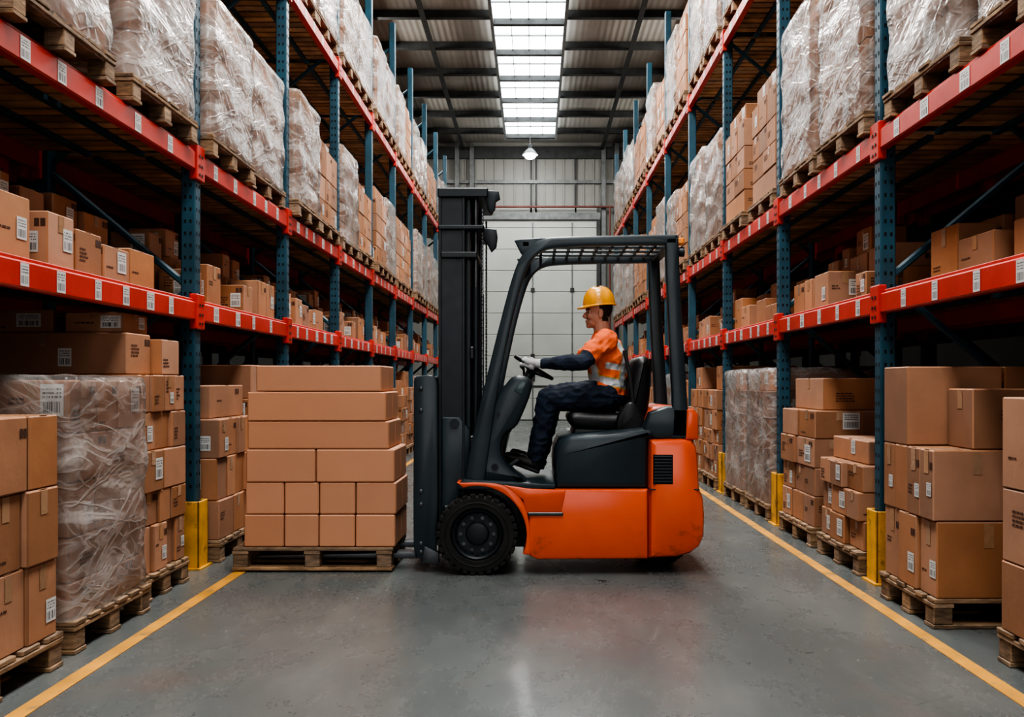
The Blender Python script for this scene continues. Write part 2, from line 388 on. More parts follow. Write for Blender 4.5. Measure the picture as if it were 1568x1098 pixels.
def film(mb,x0,x1,y0,y1,z0,z1,seed):
    n=84;m=34;cr=.045;rings=[]
    cx=(x0+x1)/2;cy=(y0+y1)/2;hx=(x1-x0)/2;hy=(y1-y0)/2
    def per(off):
        o=[]
        corners=[(hx-cr,-(hy-cr),-90),(hx-cr,hy-cr,0),(-(hx-cr),hy-cr,90),(-(hx-cr),-(hy-cr),180)]
        for q in range(4):
            ccx,ccy,a0=corners[q]
            for t in range(6):
                a=math.radians(a0+90*t/5); o.append((ccx+math.cos(a)*(cr+off),ccy+math.sin(a)*(cr+off),math.cos(a),math.sin(a)))
            nx_,ny_,a1=corners[(q+1)%4]
            a=math.radians(a0+90); e=(nx_+math.cos(a)*(cr+off),ny_+math.sin(a)*(cr+off)); st=o[-1]
            for t in range(1,15):
                f=t/15; o.append((st[0]+(e[0]-st[0])*f,st[1]+(e[1]-st[1])*f,math.cos(a),math.sin(a)))
        return o
    base=per(.012)
    for k in range(m):
        f=k/(m-1); z=z0-.05+(z1-z0+.05)*f; r=[]
        for i,(x,y,nx,ny) in enumerate(base):
            d=.012*noise.noise((x*4+seed,y*4,z*6))+.007*math.sin(z*22+seed+3*noise.noise((x*2,y*2,seed)))
            d=max(d,-.006)
            if f>.97:d-=.012
            if k==0:d-=.008
            r.append((cx+x+nx*d,cy+y+ny*d,z))
        rings.append(r)
    for s_,dz in ((.93,.008),(.7,.012),(.35,.010),(.05,.01)):
        rings.append([(cx+x*s_,cy+y*s_,z1+dz+.012*noise.noise((x*6*s_,y*6*s_,seed))) for x,y,_,_ in base])
    mb.loft(rings,'film',cap=False)
    mb.face([len(mb.v)-len(base)+i for i in range(len(base))],'film')
# variants
def wrapped_variant(h,seed,w=.84,d=.98,wrap=True):
    rng=random.Random(seed); mb=MB()
    pallet(mb,-d/2,d/2,-w/2,w/2,0,rng)
    t=.14+h
    stack(mb,-d/2+.03,d/2-.03,-w/2+.03,w/2-.03,.14,t*.86,rng,nz=max(3,int(h/.25)),nx=3,ny=2,jit=.004)
    k=rng.uniform(.02,.09)
    stack(mb,-d/2+.03+k,d/2-.03-k*.5,-w/2+.03+k*.5,w/2-.03-k,t*.86,t,rng,nz=1,nx=2,ny=2,jit=.004)
    if wrap:
        film(mb,-d/2+.018,d/2-.018,-w/2+.018,w/2-.018,.14,t+.01,seed*1.7)
    nm='wrapped_pallet_load' if wrap else 'carton_pallet_load'
    o=mb.make(nm); me=o.data; bpy.data.objects.remove(o); return me
WL=[wrapped_variant(h,10+i) for i,h in enumerate((.90,1.0,1.08,.95))]
WR=[wrapped_variant(h,20+i) for i,h in enumerate((1.10,1.24,1.16,1.30))]
CL=[wrapped_variant(h,40+i,wrap=False) for i,h in enumerate((.88,1.0))]
CR=[wrapped_variant(h,45+i,wrap=False) for i,h in enumerate((1.05,1.2))]
def floor_variant(h,seed,w=.78,d=1.0,nz=5):
    rng=random.Random(seed); mb=MB(); pallet(mb,-d/2,d/2,-w/2,w/2,0,rng)
    stack(mb,-d/2+.02,d/2-.02,-w/2+.02,w/2-.02,.14,.14+h*.78,rng,nz=nz-1,nx=3,ny=3,jit=.022)
    stack(mb,-d/2+.1,d/2-.1,-w/2+.05,w/2-.08,.14+h*.78,.14+h,rng,nz=1,nx=2,ny=2,jit=.03,ragged=.25)
    o=mb.make('t'); me=o.data; me.name='carton_pallet_load'; bpy.data.objects.remove(o); return me
FV=[floor_variant(h,60+i,nz=n) for i,(h,n) in enumerate(((1.15,5),(1.05,5),(1.2,6),(1.0,4)))]
FLOW=floor_variant(.66,71,nz=4,w=.74)
WF=wrapped_variant(1.12,75,w=.80)
def loose_variant(seed):
    rng=random.Random(seed); mb=MB(); y=-.88
    while y<.7:
        w=rng.uniform(.18,.38); h=rng.uniform(.16,.34)
        if y+w>.88:break
        if rng.random()<.85: carton(mb,-.45+rng.uniform(0,.05),-.45+.28,y,y+w,0,h*rng.uniform(.9,1.2),'card',rng)
        hb=h*rng.uniform(.9,1.3); carton(mb,-.12,.2,y,y+w,0,hb,'card',rng)
        if rng.random()<.6: carton(mb,-.1,.16,y+.02,y+w-.03,hb,hb+.19,'card',rng)
        if rng.random()<.9: carton(mb,.22,.46-rng.uniform(0,.05),y,y+w*.95,0,h*rng.uniform(.8,1.1),'card',rng)
        y+=w+rng.choice((.01,.02,.03,.10))
    o=mb.make('t'); me=o.data; me.name='carton_group'; bpy.data.objects.remove(o); return me
LV=[loose_variant(80+i) for i in range(6)]
# ------------------------------------------------------------------ racks
def rack(side,xf,depth,Ys,levels,top,detail=True):
    s=side  # -1 left, +1 right
    e=empty('pallet_rack',(xf+s*depth/2,Ys[0],0))
    xb=xf+s*depth; pw=.09
    up=MB(); be=MB(); dk=MB(); gd=MB(); lb=MB()
    for k,Y in enumerate(Ys):
        for X in (xf,xb-s*pw):
            a,b_=sorted((X,X+s*pw))
            up.box(a,b_,Y-.045,Y+.045,0.01,top,'blue',.008)
            up.box(a-.03,b_+.03,Y-.07,Y+.07,0,.012,'blue')
            if detail and X==xf and k<5:
                z=.5
                while z<top-.1:
                    for xx in (a+.028,b_-.028):
                        up.box(xx-.007,xx+.007,Y-.0465,Y-.044,z,z+.022,'hole')
                    xs=xf-s*.0012
                    for yy in (Y-.02,Y+.02):
                        up.box(min(xs,xf),max(xs,xf)+.0001,yy-.006,yy+.006,z,z+.022,'hole')
                    z+=.075
        z=.25;fl=1
        while z<top-.5:
            x1,x2=(xf+s*.05,xb-s*.05) if fl>0 else (xb-s*.05,xf+s*.05)
            up.tube([(x1,Y,z),(x2,Y,z+.75)],.022,'blue',6); z+=.75; fl=-fl
            if int(z*10)%3==0: up.tube([(x1,Y,z),(x2,Y,z)],.018,'blue',6)
        if detail:
            x0,x1=sorted((xf-s*.035,xf+s*.12)); gy=.075
            gd.box(x0,x1,Y-gy,Y-gy+.012,0,.42,'guard',.004); gd.box(x0,x1,Y+gy-.012,Y+gy,0,.42,'guard',.004)
            xx=xf-s*.035; gd.box(min(xx,xx+s*.012),max(xx,xx+s*.012),Y-gy,Y+gy,0,.42,'guard',.004)
            gd.box(x0-.02,x1+.02,Y-.1,Y+.1,0,.01,'guard')
    for z in levels:
        for k in range(len(Ys)-1):
            y0,y1=Ys[k]+.05,Ys[k+1]-.05
            for X,sg in ((xf,1),(xb-s*.05,-1)):
                a,b_=sorted((X-s*.012*sg,X+s*.045)) if sg==1 else sorted((X,X+s*.05))
                be.box(a,b_,y0,y1,z-.065,z+.05,'red',.008)
                a2,b2=sorted((X+s*.004,X+s*.045)); be.box(a2,b2,y0,y1,z+.05,z+.068,'red',.004)
                for yc in (y0,y1):
                    c0,c1=sorted((X-s*.02*sg,X+s*.03)) if sg==1 else sorted((X,X+s*.06))
                    sg2=1 if yc==y0 else -1
                    be.box(c0,c1,yc-.055 if sg2>0 else yc-.015,yc+.015 if sg2>0 else yc+.055,z-.12,z+.10,'red',.006)
                    if detail and sg==1:
                        for zz in (-.085,-.03,.03):
                            xq=X-s*.021; lb.box(min(xq,xq-s*.004),max(xq,xq-s*.004),yc-.03*sg2-.008,yc-.03*sg2+.008,z+zz-.008,z+zz+.008,'steel')
            if detail:
                yy=y0+.18
                while yy<y1-.15:
                    w=R.choice((.06,.07,.09)); xq=xf-s*.0135
                    pts=[(xq,yy,z-.055),(xq,yy+w,z-.055),(xq,yy+w,z+.04),(xq,yy,z+.04)]
                    if s>0: pts=[pts[1],pts[0],pts[3],pts[2]]
                    lb.quad(pts,'label'); yy+=R.uniform(.26,.42)
            y=y0
            a,b_=sorted((xf+s*.05,xb-s*.05))
            while y<y1-.05:
                dk.box(a,b_,y,y+.085,z+.050,z+.068,'deck',.002); y+=.118
            for q in (.33,.66):
                xm=xf+s*depth*q; dk.box(xm-.02,xm+.02,y0,y1,z+.02,z+.048,'blue')
    up.make('uprights',parent=e,ang=30); be.make('beams',parent=e,ang=30); dk.make('decking',parent=e)
    if detail: gd.make('column_guards',parent=e); lb.make('location_labels',parent=e)
YL=[1.2,3.25,5.35,7.3,9.2,11.1,12.95,14.8,16.7,18.6,20.5]
YR=[.9,2.93,4.95,6.97,8.99,11.0,13.0,15.1,17.1,19.1,21.1]
LL=[1.61,2.54,4.55]; LR=[1.62,2.56,4.75]
rack(-1,-2.11,1.0,YL,LL,6.6); rack(1,1.99,1.0,YR,LR,6.8)
rack(-1,-3.3,1.0,YL,LL[:2]+[4.5],6.6,False); rack(1,3.18,1.0,YR,LR[:2]+[4.7],6.8,False)
rr=random.Random(21)
def put(me,name,x,y,z,flip=False): return inst(me,name,(x,y,z),None,(math.pi if flip else 0)+rr.uniform(-.012,.012))
for s,Ys,LV_,face,WV,CV in ((-1,YL,LL,-2.06,WL,CL),(1,YR,LR,1.95,WR,CR)):
    xc=face+s*.49
    for k in range(len(Ys)-1):
        y0,y1=Ys[k],Ys[k+1]; mid=(y0+y1)/2; ln=y1-y0
        for qi,yc in enumerate((y0+.09+.42,y1-.14-.42)):
            for li in (1,2):
                pr=(.0 if k<3 else .35) if li==1 else .3
                if rr.random()<pr: me=rr.choice(CV); nm='carton_pallet_load'
                else: me=rr.choice(WV); nm='wrapped_pallet_load'
                put(me,nm,xc+s*rr.uniform(-.02,.03),yc+rr.uniform(-.01,.01),LV_[li]+.069,rr.random()<.5)
            yf=(y0+.13+.39) if qi==0 else (y1-.22-.39)
            if Ys[k]>Ys[2]-.01:   # floor level
                if s>0 and k==2 and qi==0: me=FLOW; nm='carton_pallet_load'
                elif (s>0 and k==3) or (k>4 and rr.random()<.25): me=WF ; nm='wrapped_pallet_load'
                else: me=rr.choice(FV); nm='carton_pallet_load'
                put(me,nm,(-2.02-.5) if s<0 else (1.93+.5),yf,0.001,rr.random()<.5)
            # back rack
            if rr.random()<.85: put(rr.choice(FV),'carton_pallet_load',xc+s*1.25,yc,0.001)
            if rr.random()<.5: put(rr.choice(WV),'wrapped_pallet_load',xc+s*1.25,yc,LV_[1]+.069)
        put(LV[(k*3+(s>0))%6],'carton_group',face+s*(.72 if (s>0 and k==1) else .56),mid,LV_[0]+.069,s>0)
        put(LV[(k+2)%6],'carton_group',xc+s*1.2,mid,LV_[0]+.069,s>0)
# specific near floor loads
def load(name,x0,x1,y0,y1,fn):
    mb=MB(); cx=(x0+x1)/2;cy=(y0+y1)/2
    fn(mb,x0-cx,x1-cx,y0-cy,y1-cy); return mb.make(name,(cx,cy,.001))
def lA(mb,x0,x1,y0,y1):
    r=random.Random(4); pallet(mb,x0,x1,y0,y1,0,r); stack(mb,x0,x1-.01,y0,y1-.02,.14,1.03,r,nz=3,nx=2,ny=4,jit=.014)
load('carton_pallet_load',-2.93,-1.93,2.6,3.50,lA)
def lB(mb,x0,x1,y0,y1):
    r=random.Random(5); pallet(mb,x0,x1,y0,y1,0,r); stack(mb,x0+.02,x1-.03,y0+.02,y1-.02,.14,1.17,r,nz=5,nx=3,ny=2,jit=.002)
    film(mb,x0+.01,x1-.02,y0+.01,y1-.01,.14,1.18,3.3)
load('wrapped_pallet_load',-2.95,-1.95,3.62,4.34,lB)
def lC(mb,x0,x1,y0,y1):
    r=random.Random(8); pallet(mb,x0,x1,y0,y1,0,r); stack(mb,x0,x1-.02,y0+.01,y1-.01,.14,1.2,r,nz=5,nx=3,ny=3,jit=.015)
    carton(mb,x0,x1-.1,y0+.02,y0+.3,1.2,1.42,'card',r); carton(mb,x1-.42,x1-.05,y0+.32,y1-.02,1.2,1.40,'card',r)
    carton(mb,x0+.1,x0+.5,y0+.04,y0+.3,1.42,1.54,'card',r); carton(mb,x1-.45,x1-.14,y0+.06,y0+.35,1.42,1.53,'card',r)
load('carton_pallet_load',-3.02,-2.02,4.42,5.0,lC)
def rA(mb,x0,x1,y0,y1):
    r=random.Random(13); pallet(mb,x0,x1,y0,y1,0,r); stack(mb,x0+.01,x1,y0,y1-.02,.14,1.1,r,nz=3,nx=2,ny=2,jit=.01)
load('carton_pallet_load',1.93,2.93,2.62,3.56,rA)
def rB(mb,x0,x1,y0,y1):
    r=random.Random(15); pallet(mb,x0,x1,y0,y1,0,r)
    stack(mb,x0+.01,x1,y0+.01,y1-.02,.14,.84,r,nz=2,nx=3,ny=3,jit=.010)
    stack(mb,x0+.2,x1,y0+.03,y0+.28,.84,1.13,r,nz=1,nx=2,ny=1,jit=.01)
    stack(mb,x0+.02,x1,y0+.30,y1-.02,.84,1.24,r,nz=1,nx=2,ny=1,jit=.01)
load('carton_pallet_load',1.87,2.87,4.0,4.62,rB)
# ------------------------------------------------------------------ room
def simple(name,fn,**k):
    mb=MB(); fn(mb); return mb.make(name,**k)
YB=26.0;ZC=8.46;YF=-5
simple('floor',lambda m:m.box(-7.8,7.8,YF,YB+.2,-.1,0,'floor'))
for sx in (-1.80,1.78):
    def f(m):
        m.box(sx-.035,sx+.035,-3,22.5,.0005,.003,'line')
    simple('floor_marking_line',f)
simple('wall_left',lambda m:m.box(-7.8,-7.6,YF,YB,0,ZC,'sidewall'))
simple('wall_right',lambda m:m.box(7.6,7.8,YF,YB,0,ZC,'sidewall'))
simple('ceiling',lambda m:m.box(-7.8,7.8,YF,YB+.2,ZC,ZC+.1,'roof'))
def wb(m):
    m.box(-7.8,7.8,YB,YB+.2,0,ZC,'wallc')
    x=-7.5
    while x<7.6:   # ribs of the cladding above the doors
        m.box(x-.03,x+.03,YB-.03,YB,6.3,ZC-.3,'wallc',.01); x+=.3
simple('wall_back',wb)
def tr(m):
    m.box(-7.6,7.6,YB-.12,YB-.02,7.95,8.3,'darksteel'); m.box(-7.6,7.6,YB-.1,YB,7.2,7.3,'conduit')
    for x in (-2.35,-1.9,2.1,2.5): m.box(x-.07,x+.07,YB-.16,YB,0,ZC-.05,'conduit',.01)
    for x in (-.1,.05,1.25): m.box(x-.025,x+.025,YB-.08,YB-.03,6.3,8.0,'darksteel')
simple('trim_1',tr)
def pp(m):
    m.tube([(-7,YB-.25,6.45),(7,YB-.25,6.45)],.035,'pipe',10)
    m.tube([(2.28,YB-.25,6.45),(2.28,YB-.25,.2)],.03,'pipe',10)
    for x in range(-6,7,2): m.tube([(x,YB-.25,6.45),(x,YB-.18,6.6)],.02,'conduit',6)
simple('sprinkler_pipe',pp)
def dr(m):
    z=.02
    while z<6.0:
        m.box(-1.62,1.90,YB-.08,YB-.02,z,z+.64,'door',.010); z+=.648
    for x in (-.05,1.15): m.box(x-.022,x+.022,YB-.095,YB-.078,.02,6.0,'conduit')
    for x in (-1.7,1.95): m.box(x-.06,x+.06,YB-.14,YB-.01,0,6.25,'darksteel',.01)
    m.box(-1.76,2.01,YB-.16,YB-.01,6.08,6.30,'conduit',.01)
    m.box(-1.62,1.9,YB-.10,YB-.08,1.0,1.06,'darksteel')
    m.box(-.12,.02,YB-.12,YB-.09,1.2,1.6,'darksteel'); 
    for xx in (-.05,1.15):
        for zz in (1.9,3.9): m.box(xx-.06,xx+.06,YB-.12,YB-.09,zz,zz+.12,'darksteel')
simple('door_1',dr)
def beams(m):
    y=-3.4
    while y<YB-.2:
        m.box(-7.6,7.6,y-.035,y+.035,ZC-.15,ZC-.01,'darksteel'); m.box(-7.6,7.6,y-.06,y+.06,ZC-.162,ZC-.15,'darksteel'); y+=1.55
    for x in (-7.0,-5.4,-3.8,-2.15,2.05,3.7,5.3,6.9):
        m.box(x-.03,x+.03,YF,YB-.2,ZC-.26,ZC-.165,'darksteel'); m.box(x-.05,x+.05,YF,YB-.2,ZC-.272,ZC-.26,'darksteel')
simple('trim_2',beams)
def sk(m):
    x0,x1=-.80,.58
    m.box(x0-.06,x0,YF,24.7,ZC-.30,ZC-.165,'conduit'); m.box(x1,x1+.06,YF,24.7,ZC-.30,ZC-.165,'conduit')
    m.box(x0,x1,24.6,24.7,ZC-.30,ZC-.165,'conduit')
    y=YF+.1
    while y<24.5:
        y2=min(y+1.55,24.55); m.box(x0,x1,y,y2-.08,ZC-.185,ZC-.17,'sky'); m.box(x0,x1,y2-.12,y2,ZC-.30,ZC-.168,'darksteel')
        m.box(x0,x1,y+.66,y+.69,ZC-.215,ZC-.187,'conduit'); y+=1.55
    for q in (x0+.34,x0+.69,x0+1.03): m.box(q-.008,q+.008,YF,24.6,ZC-.215,ZC-.187,'conduit')
simple('window_1',sk)
def lamp(x,y,z,up):
    mb=MB()
    mb.revolve((0,0,0),(0,0,1),[(0,.22),(.02,.215),(.13,.12),(.18,.06),(.18,.001)],'conduit',28)
    mb.revolve((0,0,0),(0,0,1),[(.005,.205),(.10,.11),(.14,.05)],'conduit',28)
    mb.revolve((0,0,0),(0,0,1),[(.17,.055),(.30,.05),(.32,.02),(up,.012)],'darksteel',14,True)
    mb.sphere((0,0,-.02),(.16,.16,.10),'bulb')
    return mb.make('pendant_lamp',(x,y,z))
lamp(-.12,24.0,7.55,.58)
# ------------------------------------------------------------------ pallet on the forks
def ld(mb,x0,x1,y0,y1):
    r=random.Random(2); pallet(mb,x0,x1,y0,y1,.01,r)
    zz=[.151,.35,.546,.749,.92,1.10,1.262]
    cx=(-1.845-.868)/2
    rows=[[-1.777,-1.53,-1.318,-1.095,-.849],[-1.769,-1.53,-1.316,-1.093,-.843],[-1.765,-1.336,-.853],[-1.757,-.888],[-1.757,-.905],[-1.705,-.935]]
    for k,row in enumerate(rows):
        ys=[y0+.01+.004*(k%2),y0+.26,y0+.50-.01*(k>3)]
        for i in range(len(row)-1):
            for j in range(2): mb.box(row[i]-cx+.003,row[i+1]-cx-.003,ys[j]+.001,ys[j+1]-.001,zz[k]+.002,zz[k+1]-.001,'cardload',.007)
load('carton_pallet_load',-1.845,-.868,5.2,5.78,ld)
# ------------------------------------------------------------------ forklift  (side elevation drawing units -> metres)
FK=empty('forklift',(.1,5.57,0))
K=255.
def u(x,z): return ((x-818)/K,(880.8-z)/K)
def up_(l): return [u(*p) for p in l]
Y0,Y1=5.12,6.02
ch=MB()
body=up_([(809,749),(992,749),(992,856),(822,857),(812,852),(809,842)])
ch.prism(body,Y0,Y1,'orange',.02)
cwt=[(994.5,749),(994.5,856),(1038,854),(1058,848),(1072,838),(1079,822),(1080,790),(1078,765),(1072,748),(1070,705),(1067,684),(1060,674),(1045,671),(994.5,673)]
ch.prism(up_(cwt),Y0,Y1,'orange',.045)
ch.box(*[u(994.5,0)[0],u(1071,0)[0]],Y0+.004,Y1-.004,u(0,750.2)[1],u(0,748.6)[1],'slate')
ch.prism(up_([(1050,674),(1052,626),(1063,626),(1070,634),(1071,674)]),Y0+.02,Y1-.02,'orange',.02)
ch.prism(up_([(988,650),(1000,628),(1022,622),(1052,624),(1052,676),(990,676)]),Y0+.25,Y1-.2,'orange',.03)
# panel with recessed step
ch.prism(up_([(770,742),(812,748),(866,750),(866,758),(860,786),(824,788),(806,786),(800,765)]),Y0-.004,Y0+.2,'orange',.012)
ch.box(u(808,0)[0],u(862,0)[0],Y0-.012,Y0+.2,u(0,789)[1],u(0,784)[1],'slate',.004)
# fender arch
W0=(730,820)
outer=[(699,739),(735,738),(768,741),(790,752),(806,778),(812,812),(812,850)]
arc=[(W0[0]+76*math.cos(math.radians(a)),W0[1]-76*math.sin(math.radians(a))) for a in range(-22,112,8)]
ch.prism(up_(chaikin(outer,1)+arc),Y0,Y0+.24,'orange',.008)
ch.prism(up_(chaikin(outer,1)+arc),Y1-.24,Y1,'orange',.008)
ch.prism(up_([(694,742),(812,746),(812,850),(760,850),(694,850)]),Y0+.26,Y1-.26,'slate',.01)
ch.prism(up_([(990,800),(1060,800),(1050,858),(985,858)]),Y0+.1,Y1-.1,'slate',.01)
ch.make('chassis_and_counterweight',parent=FK)
dkm=MB()
hood=[(850,749),(848,716),(850,694),(858,676),(874,667),(930,662),(996,655),(1003,660),(1003,670),(993,674),(992,749)]
dkm.prism(up_(hood),Y0+.012,Y1-.012,'slate',.045)
dkm.prism(up_([(700,741),(712,734),(850,742),(850,749),(700,749)]),Y0+.006,Y1-.006,'slate',.006)
dkm.prism(up_([(986,657),(996,632),(1024,622),(1056,624),(1056,672),(1004,672)]),Y0+.03,Y0+.16,'slate',.02)
dkm.prism(up_([(986,657),(996,632),(1024,622),(1056,624),(1056,672),(1004,672)]),Y1-.16,Y1-.03,'slate',.02)
# dash cowl
cowl=chaikin([(714,740),(722,705),(734,655),(750,620),(772,590),(784,575),(802,574),(816,582),(812,604),(800,634),(790,655),(772,664),(766,682),(769,704),(784,722),(806,737),(806,742)],2,True)
dkm.prism(up_(cowl),Y0+.05,Y0+.26,'slate',.03)
cow2=[(714,742),(728,690),(745,640),(772,600),(790,590),(806,598),(796,640),(776,670),(760,742)]
dkm.prism(up_(cow2),Y0+.24,Y1-.06,'slate',.02)
dkm.prism(up_([(742,742),(748,735),(790,706),(796,710),(752,742)]),Y0+.22,Y1-.08,'mast',.005)  # toe board
# bolt & hole accents
for p,r in (((757,716),.022),((762,634),.010),((745,690),.008)):
    x,z=u(*p); dkm.revolve((x,Y0+.046,z),(0,-1,0),[(0,r),(.006,r),(.006,r*.55),(-.002,r*.5)],'mast',18,True)
dkm.prism(up_([(786,598),(797,584),(806,586),(798,604)]),Y0+.045,Y0+.06,'dial',.003)
# vents
for i in range(9):
    z=u(0,699+i*4.8)[1]; dkm.box(u(1001,0)[0],u(1029,0)[0],Y0-.004,Y0+.02,z-.0055,z+.0055,'mast',.003)
dkm.box(u(1000,0)[0],u(1030,0)[0],Y0-.001,Y0+.02,u(0,741)[1],u(0,696)[1],'hole')
dkm.make('battery_hood_and_cowl',parent=FK)
# overhead guard
og=MB()
def strip(c,it=2):
    c=chaikin(c,it); Lp=[];Rp=[]
    for i in range(len(c)):
        a=Vector(c[max(i-1,0)][:2]);b=Vector(c[min(i+1,len(c)-1)][:2]); t=(b-a).normalized(); n=Vector((-t.y,t.x))*c[i][2]/2
        p=Vector(c[i][:2]); Lp.append(tuple(p+n)); Rp.append(tuple(p-n))
    return up_(Lp+Rp[::-1])
fr=[(726,738,30),(738,660,27),(752,590,21),(774,492,17),(792,424,17),(806,390,17),(830,371,17),(870,368,15),(960,366,15),(1038,365,15)]
rp=[(1030,362,20),(1032,430,21),(1038,540,22),(1043,625,23),(1043,672,28)]
for ya in (Y0+.03,Y1-.09):
    og.prism(strip(fr),ya,ya+.06,'slate',.01); og.prism(strip(rp,1),ya,ya+.06,'slate',.01)
    og.prism(up_([(787,366),(796,364),(836,362),(834,374),(806,392),(797,386)]),ya+.01,ya+.05,'slate',.006)
xa,za=u(806,372);xb_,zb=u(1036,365)
og.box(xa-.03,xa+.02,Y0+.04,Y1-.04,za-.02,za+.02,'slate',.008)
og.box(xb_-.05,xb_+.02,Y0+.04,Y1-.04,zb-.03,zb+.03,'slate',.01)
for i in range(9):
    xx=xa+.09+i*(xb_-xa-.14)/8.5; og.box(xx-.009,xx+.009,Y0+.05,Y1-.05,zb-.012,zb+.016,'slate',.003)
for yy in (Y0+.28,Y0+.45,Y0+.62): og.box(xa,xb_,yy-.012,yy+.012,zb-.018,zb-.004,'slate',.003)
x,z=u(1042,367); og.box(x-.02,x+.03,Y0+.04,Y0+.11,z-.02,z+.02,'amber',.008)
x,z=u(1041,383); og.revolve((x-.01,Y0+.07,z),(1,0,0),[(0,.02),(.02,.03),(.045,.03),(.045,.001)],'mast',20,True)
og.box(x-.03,x+.0,Y0+.05,Y0+.09,z-.012,z+.03,'mast',.004)
og.make('overhead_guard',parent=FK)
# mast + carriage
ms=MB()
zt=2.36
for ya,sg in ((5.28,1),(5.80,-1)):
    # outer channel: web + flanges
    ms.box(-.593,-.43,ya,ya+.018*1,.10,zt-.03,'mast',.004)
    for xx in (-.593,-.447): ms.box(xx,xx+.018,ya-.012,ya+.075*sg if sg>0 else ya-.075,.10,zt-.03,'mast',.003)
    ms.box(-.575,-.40,ya+.06*sg,ya+.06*sg+.016,.16,zt-.06,'mast',.004)
    ms.box(-.42,-.398,ya+.03*sg,ya+.09*sg,.16,zt-.06,'mast',.003)
    ms.tube([(-.365,ya+.05*sg,.2),(-.365,ya+.05*sg,1.75)],.026,'mast',14); ms.tube([(-.365,ya+.05*sg,1.7),(-.365,ya+.05*sg,zt-.04)],.015,'steel',12)
    ms.tube([(-.50,ya+.11*sg,.3),(-.50,ya+.11*sg,zt-.1)],.012,'rubber',8)
    ms.tube([(-.46,ya+.11*sg,.3),(-.46,ya+.11*sg,zt-.1)],.012,'rubber',8)
    # leaf chain beside the lift cylinder
    zc=.9; i=0
    while zc<zt-.12:
        ms.box(-.330,-.318,ya+.05*sg-.008-(i%2)*.003,ya+.05*sg+.008+(i%2)*.003,zc,zc+.022,'steel',.002); zc+=.024; i+=1
def cross(z0,z1,x0=-.60,x1=-.33): ms.box(x0,x1,5.255,5.85,z0,z1,'mast',.008)
cross(zt-.06,zt,-.597,-.285); cross(2.10,2.13,-.597,-.31); cross(1.925,1.965,-.58,-.35); cross(.3,.4,-.56,-.36); cross(.75,.83,-.40,-.37); cross(1.3,1.38,-.40,-.37)
ms.prism(up_([(735,282),(762,284),(764,296),(757,300),(756,312),(750,320),(744,312),(742,300)]),5.27,5.31,'mast',.005)
ms.prism(up_([(738,342),(758,344),(760,356),(758,372),(750,380),(744,368),(738,360)]),5.27,5.31,'mast',.005)
# base bracket of mast
ms.prism(up_([(672,640),(700,640),(716,660),(716,740),(700,760),(690,860),(672,862)]),5.27,5.30,'slate',.008)
x,z=u(692,650); ms.revolve((x,5.265,z),(0,-1,0),[(0,.03),(.015,.03),(.015,.001)],'mast',20,True)
ms.make('mast',parent=FK)
ca=MB()
side=chaikin([(636,576),(660,573),(668,580),(670,600),(670,840),(660,860),(650,862),(634,850),(632,820),(633,600),(633,580)],1,True)
def cpx(l): return [((x-818)/251,1.16+(585-z)/251) for x,z in l]
for ya in (5.21,5.84): ca.prism(cpx(side),ya,ya+.03,'slate',.008)
for z0,z1 in ((.28,.38),(.62,.70),(1.12,1.2)): ca.box(-.72,-.66,5.22,5.86,z0,z1,'mast',.008)
for ya in (5.30,5.38,5.46,5.54,5.62,5.70,5.78): ca.box(-.715,-.69,ya-.01,ya+.01,.3,1.19,'mast',.004)
for zz in (595,628,752,772,832,845): 
    xx=(644-818)/251; z=1.16+(585-zz)/251; ca.revolve((xx,5.209,z),(0,-1,0),[(0,.013),(.006,.013),(.009,.007),(.009,.001)],'steel',14,True)
ca.prism(cpx([(650,835),(672,845),(672,862),(645,862)]),5.19,5.23,'steel',.004)
for ya in (5.30,5.66):
    ca.box(-.745,-.70,ya,ya+.10,.07,.70,'mast',.006)
    ca.prism([(-.72,.065),(-.72,.10),(-.80,.103),(-1.72,.085),(-1.74,.075),(-1.72,.066)],ya,ya+.10,'steel',.004)
for i in range(3): ca.tube([(-.62,5.4+.08*i,.4),(-.60,5.4+.08*i,1.1),(-.55,5.42+.08*i,1.6)],.012,'rubber',8)
ca.make('carriage_and_forks',parent=FK)
# wheels
def wheel(mb,c,r,w):
    x,y,z=c
    prof=[(-w*.34,r*.62),(-w*.5,r*.66),(-w*.5,r*.90),(-w*.42,r*.965),(w*.42,r*.965),(w*.5,r*.90),(w*.5,r*.66),(w*.34,r*.62)]
    mb.revolve(c,(0,1,0),prof,'rubber',56)
    mb.revolve(c,(0,1,0),[(-w*.5-.001,r*.80),(-w*.5-.004,r*.78),(-w*.5-.001,r*.76)],'rubber',56)
    for i in range(30):
        a=2*math.pi*i/30
        for sg in (-1,1):
            T=Matrix.Translation(Vector(c))@Matrix.Rotation(a+sg*.1,4,'Y')
            mb.box(-.017,.017,sg*w*.06,sg*w*.5,r*.90,r,'rubber',.004,T)
    mb.revolve(c,(0,1,0),[(-w*.40,r*.63),(-w*.46,r*.60),(-w*.42,r*.56),(-w*.22,r*.50),(-w*.22,r*.30),(-w*.32,r*.26),(-w*.36,r*.18),(-w*.36,r*.001)],'rim',48)
    mb.revolve(c,(0,1,0),[(w*.4,r*.63),(w*.2,r*.5),(w*.2,r*.001)],'rim',48)
    for i in range(10):
        a=2*math.pi*i/10; cc=Vector((x+math.cos(a)*r*.41,y-w*.22,z+math.sin(a)*r*.41))
        mb.revolve(cc,(0,-1,0),[(0,.013),(.014,.012),(.014,.001)],'steel',8)
    for i in range(10):
        a=2*math.pi*(i+.5)/10; cc=Vector((x+math.cos(a)*r*.53,y-w*.33,z+math.sin(a)*r*.53))
        mb.revolve(cc,(0,-1,0),[(0,.011),(.006,.009),(.006,.001)],'hole',10)
